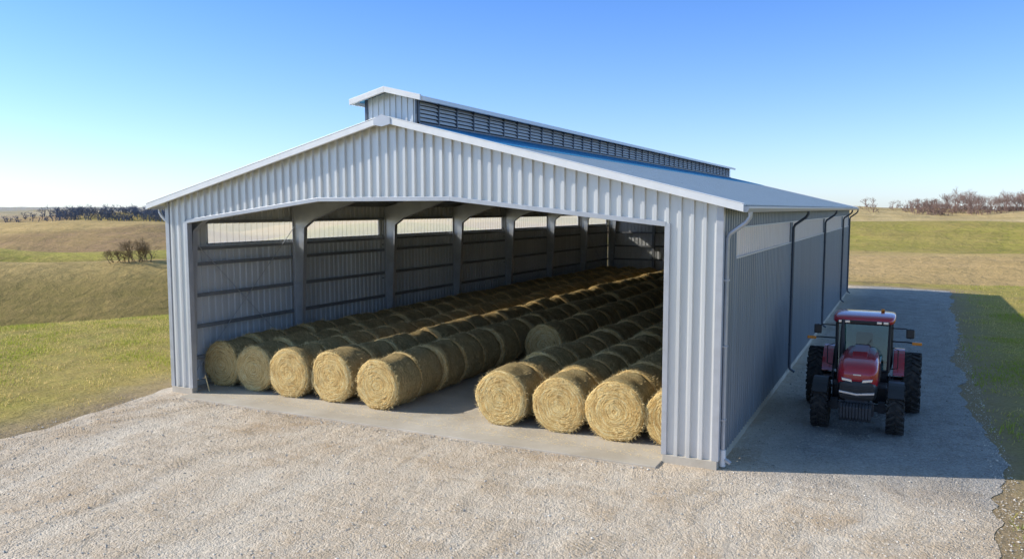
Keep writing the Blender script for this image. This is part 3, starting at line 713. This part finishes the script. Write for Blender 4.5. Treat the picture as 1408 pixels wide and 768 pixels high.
b=B(); b.lathe_x([(-.05,.0),(-.05,.05),(.05,.05),(.05,0)],(.5,1.3,3.13),12); b.make('beacon',m_amb,tr_,smooth=True)
b=B(); b.tube([(-.2,.24,1.75),(.25,.26,2.35)],.012,5); b.make('wiper',m_blk,tr_)
b=B()
for sx in(-1,1):
    b.tube([(sx*.74,.34,2.72),(sx*1.15,.22,2.74),(sx*1.28,.2,2.70)],.018,6); b.tube([(sx*1.28,.2,2.75),(sx*1.28,.2,2.45)],.018,6)
    b.tube([(sx*.78,.5,2.30),(sx*1.2,.40,2.32),(sx*1.5,.38,2.30)],.022,6)
b.make('mirror_arms',m_blk,tr_,smooth=True)
for sx in(-1,1):
    b=B(); b.box(sx*1.28-.11,sx*1.28+.11,.16,.22,2.46,2.74); b.make('mirror',m_blk,tr_,bevel=.03)
    b=B(); b.box(sx*1.47-.13,sx*1.47+.13,.33,.40,2.25,2.34); b.make('marker_light',m_amb,tr_,bevel=.015)
    b=B()
    for k in range(3): b.box(sx*.92-.16,sx*.92+.16,.0,.28,.55+.3*k,.58+.3*k)
    b.box(sx*.78-.02,sx*.78+.02,-.02,.30,.5,1.3); b.make('cab_steps',m_cast,tr_)
    b=B(); b.box(sx*.55-.2,sx*.55+.2,-.75,.0,.62,1.15); b.make('fuel_tank' if sx<0 else 'battery_box',m_blk,tr_,bevel=.06)
    b=B(); b.tube([(sx*.80,.25,1.5),(sx*.98,.15,1.55),(sx*.98,.15,2.1),(sx*.80,.3,2.15)],.016,6); b.make('hand_rail',m_blk,tr_,smooth=True)
b=B(); b.tube([(-.56,.02,1.7),(-.56,.02,2.2),(-.56,.02,2.95)],[.075,.075,.04],12); b.make('exhaust_stack',m_cast,tr_,smooth=True)
b=B(); b.tube([(-21.3,19.45,.06),(-21.42,19.4,.62)],.018,8); b.make('wooden_stake',m_straw)
# ---------------------------------------------------------------- light, sky, camera
az=R(21); el=R(32)
to=Vector((-math.cos(az)*math.cos(el),-math.sin(az)*math.cos(el),math.sin(el)))
sd=bpy.data.lights.new('sun','SUN'); sd.energy=5.0; sd.angle=R(.5); sd.color=(1,.94,.84)
so=bpy.data.objects.new('sun',sd); so.rotation_euler=to.to_track_quat('Z','Y').to_euler(); so.location=to*80; link(so)
w=bpy.data.worlds.new('World'); sc.world=w; w.use_nodes=True; nt=w.node_tree
sk=nt.nodes.new('ShaderNodeTexSky'); sk.sky_type='NISHITA'; sk.sun_disc=False; sk.sun_elevation=el; sk.sun_rotation=math.atan2(to.x,to.y); sk.air_density=1.0; sk.dust_density=.3; sk.ozone_density=1.2
tc=nt.nodes.new('ShaderNodeTexCoord'); sp=nt.nodes.new('ShaderNodeSeparateXYZ'); nt.links.new(tc.outputs['Generated'],sp.inputs[0])
cr=nt.nodes.new('ShaderNodeValToRGB'); nt.links.new(sp.outputs[2],cr.inputs[0]); e=cr.color_ramp.elements
e[0].position=0; e[0].color=(.43,.53,.80,1); e[1].position=.6; e[1].color=(.52,.60,.60,1)
for ps,cl in((.10,(.37,.48,.76,1)),(.25,(.26,.42,.72,1))):
    x_=e.new(ps); x_.color=cl
mx=nt.nodes.new('ShaderNodeVectorMath'); mx.operation='MULTIPLY'; nt.links.new(sk.outputs[0],mx.inputs[0]); nt.links.new(cr.outputs[0],mx.inputs[1])
m2_=nt.nodes.new('ShaderNodeVectorMath'); m2_.operation='SCALE'; nt.links.new(mx.outputs[0],m2_.inputs[0]); m2_.inputs[3].default_value=2.0
nt.links.new(m2_.outputs[0],nt.nodes['Background'].inputs[0]); nt.nodes['Background'].inputs[1].default_value=.15
cd=bpy.data.cameras.new('camera'); cd.lens=27.95; cd.sensor_width=36; cd.clip_end=12000; cd.clip_start=.1
co=bpy.data.objects.new('camera',cd); co.location=(0,0,6.3); co.rotation_euler=(R(90-5.07),0,R(26.45)); link(co); sc.camera=co
sc.view_settings.view_transform='Standard'; sc.view_settings.look='None'; sc.view_settings.exposure=0
print('verts grass',n)
